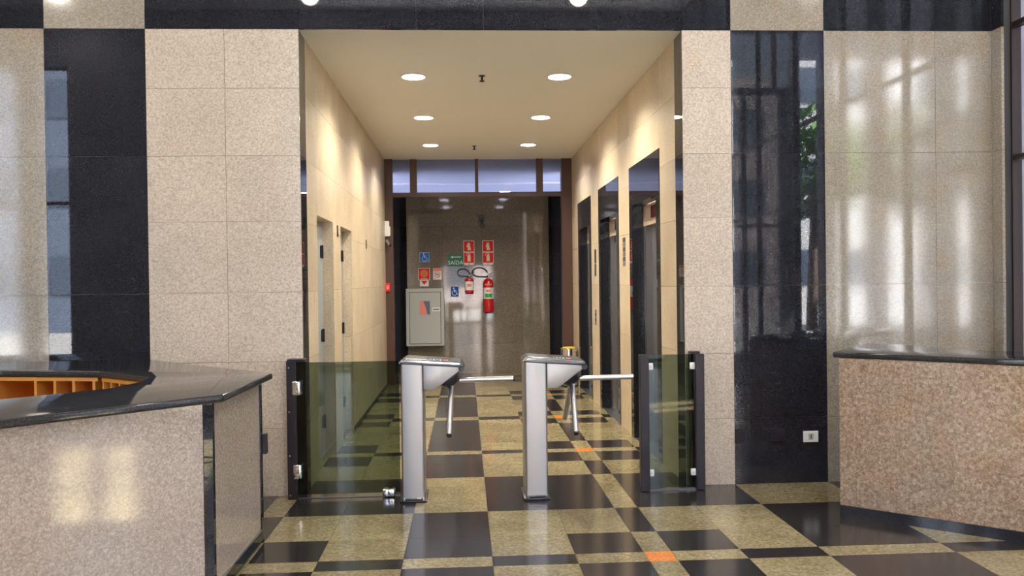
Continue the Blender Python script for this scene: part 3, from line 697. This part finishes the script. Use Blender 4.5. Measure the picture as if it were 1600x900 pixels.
# pigeonholes under the rear top: (front edge follows the inner outline)
SH = thing('pigeonhole_shelves', 'orange wooden pigeonholes under the back worktop of left counter', 'shelves', (-2.3, 5.5, 0))
def shelfrun(p, q, divs, depth=.34, z0=.40, z1=.925):
    p = Vector((*p,0)); q = Vector((*q,0)); d = (q-p).normalized(); L = (q-p).length; n = Vector((-d.y, d.x, 0))
    if n.y < 0: n = -n
    def panel(name, s0,s1,u0,u1,za,zb_):
        c = [p+d*s0+n*u0, p+d*s1+n*u0, p+d*s1+n*u1, p+d*s0+n*u1]
        return obj(name, aprism(B(), [(v.x,v.y) for v in c], za, zb_), M['orange'], SH)
    panel('top_rail', 0, L, 0, depth, z1-.022, z1); panel('shelf', 0, L, .004, depth-.013, z0-.02, z0); panel('back_board', 0, L, depth-.012, depth, z0, z1-.022)
    for s in divs: panel('divider', s, s+.018, .002, depth-.013, z0, z1-.022)
    return L
L1 = shelfrun((-2.88,5.44), (-2.20,5.29), (0,.27,.40,.525,.66))
shelfrun((-2.175,5.285), (-1.775,4.93), (.004,.10,.20,.30,.40,.50), .30)
sup = B(); abox(sup, -4.5,-2.92, 5.46,5.50, 0, zb-.002); obj('inner_panel', sup, M['orange'], CT)
bb = B(); abox(bb, -2.86,-2.22, 5.47,5.78, 0, .379); obj('base_cabinet', bb, M['orange'], SH)
# dark box on the rear post
o = box('entry_reader', -1.168,-1.146, 4.995,5.045, .50, .615, M['blackp'], None, .003); tag(o, 'small black box fixed on the rear edge of the left counter', 'device')

# ================================================================== RIGHT COUNTER
t = thing('reception_counter', 'rust-brown granite reception counter with black top at the right', 'counter', (2.9, 5.0, 0))
zt, zb = 1.003, .968
d = Vector((.745,-.667,0)).normalized()
p0 = Vector((2.30,5.215,0)); nn = Vector((-d.y, d.x, 0)); 
if nn.y < 0: nn = -nn
poly = [(2.325,5.315),(2.80,5.90),(2.96,5.76),(3.12,5.32),(3.80,4.72),(3.80,4.03)]
e0 = Vector((2.292,5.262,0)); 
tb_ = B(); aprism(tb_, [(2.285,5.272),(2.80,5.90),(2.98,5.74),(3.10,5.30),(3.79,4.68),(3.79,3.90)], zb, zt, .008, 'z', 3); obj('worktop', tb_, M['top'], t, True)
def rp(name, s0, s1, z0, z1, m, proud=0, th=.025):
    a = p0+d*s0-nn*proud; b = p0+d*s1-nn*proud; c = b+nn*(th+proud); e = a+nn*(th+proud)
    return obj(name, aprism(B(), [(v.x,v.y) for v in (a,b,c,e)], z0, z1, 0), m, t)
rp('front_panel', 0, .3530, .062, zb-.001, M['rust']); rp('front_panel', .3535, .6405, .062, zb-.001, M['rust']); rp('front_panel', .6410, 1.3, .062, zb-.001, M['rust']); rp('front_panel', 1.302, 1.98, .062, zb-.001, M['rust'])
pl = B(); a = p0; b = p0+d*1.98
pl = rp('plinth', 0, 1.98, 0, .061, M['black'], .008)
sp = B(); aprism(sp, [(2.318,5.235),(2.80,5.83),(2.82,5.815),(2.338,5.218)], 0, zb-.001); obj('side_panel', sp, M['rust'], t)

# ================================================================== LOBBY SHELL
struct(box('ceiling_lobby', XL, XR+.1, YB-.2, D, HT, HT+.15, M['ceil']))
struct(box('wall_lobby_left', XL-.2, XL, YB-.2, D+.2, 0, HT, M['plaster']))
bm = B()
for (x0,x1,z0,z1) in ((XL,-9.1,0,HT),(-7.55,-7.2,0,HT),(-6.7,-2.7,0,HT),(3.5,XR+.1,0,HT),(-9.1,-7.55,5.25,HT),(-7.2,-6.7,5.25,HT),(-2.7,3.5,5.9,HT),(-1.95,-.8,0,4.8),(1.0,2.15,0,4.8),(-.8,1.0,2.1,4.8)): abox(bm, x0,x1, YB-.2, YB, z0,z1)
struct(obj('wall_rear', bm, M['grayp']))
def window(name, x0,x1,y0,y1,z0,z1, axis, nb, zr, t=.06):
    """glazed bay: frame with mullions and rails, panes as children"""
    b = B()
    if axis == 'x':
        st = (x1-x0)/nb; yc = (y0+y1)/2
        for k in range(nb+1): abox(b, x0+k*st-t/2, x0+k*st+t/2, yc-.06, yc+.06, z0, z1)
        for z in zr: abox(b, x0, x1, yc-.04, yc+.04, z-t/2, z+t/2)
    else:
        st = (y1-y0)/nb; xc = (x0+x1)/2
        for k in range(nb+1): abox(b, xc-.035, xc+.035, y0+k*st-t/2, y0+k*st+t/2, z0, z1)
        for z in zr: abox(b, xc-.03, xc+.03, y0, y1, z-t/2, z+t/2)
    w = struct(obj(name, b, M['frame']))
    if axis == 'x': box('pane', x0, x1, yc-.004, yc+.004, z0, z1, M['wglass'], w)
    else: box('pane', xc-.004, xc+.004, y0, y1, z0, z1, M['wglass'], w)
window('window_5', -.8, 1.0, YB-.14, YB-.06, 0, 2.1, 'x', 2, (.03,2.07))
window('window_9', -2.7, -1.95, YB-.14, YB-.06, 0, 4.8, 'x', 1, (.05,2.4,4.77))
window('window_10', 2.15, 3.5, YB-.14, YB-.06, 0, 4.8, 'x', 2, (.05,2.4,4.77))
window('window_11', -2.7, 3.5, YB-.14, YB-.06, 4.8, 5.9, 'x', 5, (4.83,5.87))
window('window_6', -9.1, -7.55, YB-.14, YB-.06, 0, 5.25, 'x', 2, (.05,2.9,5.2))
window('window_7', -7.2, -6.7, YB-.14, YB-.06, 0, 5.25, 'x', 1, (.05,2.9,5.2))
window('window_8', XR-.02, XR+.06, YB, D-.115, 0, HT, 'y', 7, (.05,2.30,3.24,HT-.03), .035)
for (x,y,lbl) in ((-2.47,-2.2,'mirrored at the left of the black band'),(1.95,-2.2,'mirrored at the right of the black band'),(-6.5,-2.2,'unseen fill lamp added in the left row nearest the rear windows'),(-6.5,.6,'unseen fill lamp added in the left row second from the rear windows'),
        (-2.47,1.2,'unseen fill lamp added in the middle row above the photographer'),(1.95,1.2,'unseen fill lamp added in the right row above the photographer'),(-6.5,3.6,'unseen fill lamp added in the left row nearest the granite wall'),(-2.47,4.4,'unseen fill lamp added in the middle row above the left counter'),(1.95,4.4,'unseen fill lamp added in the right row in front of the corridor mouth')):
    downlight(x, y, HT, .22, 'large round downlight in the high lobby ceiling, %s' % lbl, 'large round lobby ceiling downlights', M['lamp'], 170, (1,.93,.82), size=160, blend=.8)  # all but the mirrored pair are unseen lamps added for fill

# ================================================================== OUTDOORS (seen mirrored in the polished stone and through the right glazing)
struct(obj('ground', abox(abox(B(), -40,40,-45,YB-.2,-.3,-.10), XR+.1,40,YB-.2,30,-.3,-.10), M['pave']))
bm = B()
for (x0,x1) in ((4.05,4.6),(4.88,6.0),(6.42,6.68),(7.3,7.6),(8.5,8.9),(9.25,12.0)): abox(bm, x0,x1,-3.3,-3.0,-.1,8.5)
struct(obj('trim_4', bm, M['column']))
bm = B()
for q in ([(4.0,-3.3),(7.3,-3.3),(7.3,6.42),(4.0,6.42)], [(9.87,-3.3),(12.2,-3.3),(12.2,6.42),(9.87,6.42)], [(7.3,-3.3),(9.87,-3.3),(9.87,4.33),(7.3,5.51)],
          [(7.3,5.73),(9.87,4.66),(9.87,4.77),(7.3,5.81)], [(7.3,6.03),(9.87,5.04),(9.87,6.42),(7.3,6.42)]): aprism(bm, q, 8.5, 8.53)
struct(obj('ceiling_sun_mask', bm, M['ceil']))   # unseen roof added to shade the columns; slots shape the mirrored sun patch
struct(box('trim_5', 4.05,12.0,-3.28,-3.12,5.4,8.5, mat('spandrel_grey', (.40,.40,.43), .6)))
def tree(x, y, h, r, seed, m, label):
    rng = random.Random(seed); t = thing('tree', label, 'tree', (x,y,-.1), 'street trees outside the lobby')
    tb = B(); acyl(tb, (x,y,-.1), (x+.1,y,h*.6), .14, .08, 10); obj('trunk', tb, M['trunk'], t, True)
    b = B()
    for k in range(1400):
        u = Vector((rng.gauss(0,1),rng.gauss(0,1),rng.gauss(0,.9))); u.normalize(); c = Vector((x,y,h*.72))+u*r*(.45+.6*rng.random())
        s = .10+.13*rng.random(); a = Vector((rng.uniform(-1,1),rng.uniform(-1,1),rng.uniform(-1,1))).normalized(); v = a.cross(Vector((.3,.2,1))).normalized()
        q = [b.verts.new(c+a*s), b.verts.new(c+v*s*.45), b.verts.new(c-a*s), b.verts.new(c-v*s*.45)]; b.faces.new(q)
    o = obj('foliage', b, m, t); o['kind'] = 'stuff'
tree(7.8, -7.0, 5.6, 1.3, 1, M['leaf'], 'green tree mirrored in the right black pillar')
tree(11.2, -8.6, 6.0, 1.5, 2, M['leafd'], 'dark tree outside behind the arcade columns')
tree(14.6, -6.0, 5.2, 1.4, 3, M['leaf'], 'light green tree at the far end of the arcade')
def building(x0,x1,y0,y1,h,m,label,nx,nz,face):
    t = thing('building', label, 'building', ((x0+x1)/2,(y0+y1)/2,-.1)); box('wall', x0,x1,y0,y1,-.1,h, m, t)
    for i in range(nx):
        for j in range(nz):
            zc = 1.2+j*(h-1.0)/nz
            if face == 'y':
                w_ = (x1-x0)/nx; xc = x0+(i+.5)*w_; box('window', xc-w_*.3, xc+w_*.3, y1, y1+.03, zc, zc+1.3, M['bwin'], t)
            else:
                w_ = (y1-y0)/nx; yc = y0+(i+.5)*w_; box('window', x0-.03, x0, yc-w_*.3, yc+w_*.3, zc, zc+1.3, M['bwin'], t)
building(-26,-6,-24,-18,13,mat('slate_blue_facade', (.15,.19,.27), .6),'slate-blue apartment block across the street behind the camera',7,4,'y')
building(-4,6,-26,-20,9,M['bldg'],'low pinkish building across the street behind the camera',4,3,'y')
building(17,22,-12,20,12,M['bldg2'],'pale building across the side street on the right',8,4,'x')
building(8,30,-24,-19,11,M['bldg2'],'long white building behind the street trees',8,3,'y')
struct(box('wall_exterior_sunblock', 4.02, 12.0, 6.10, 6.40, -.1, 8.49, mat('lavender_render', (.42,.40,.50), .6)))  # added to block sun at the right glazing; its lavender shows through the panes
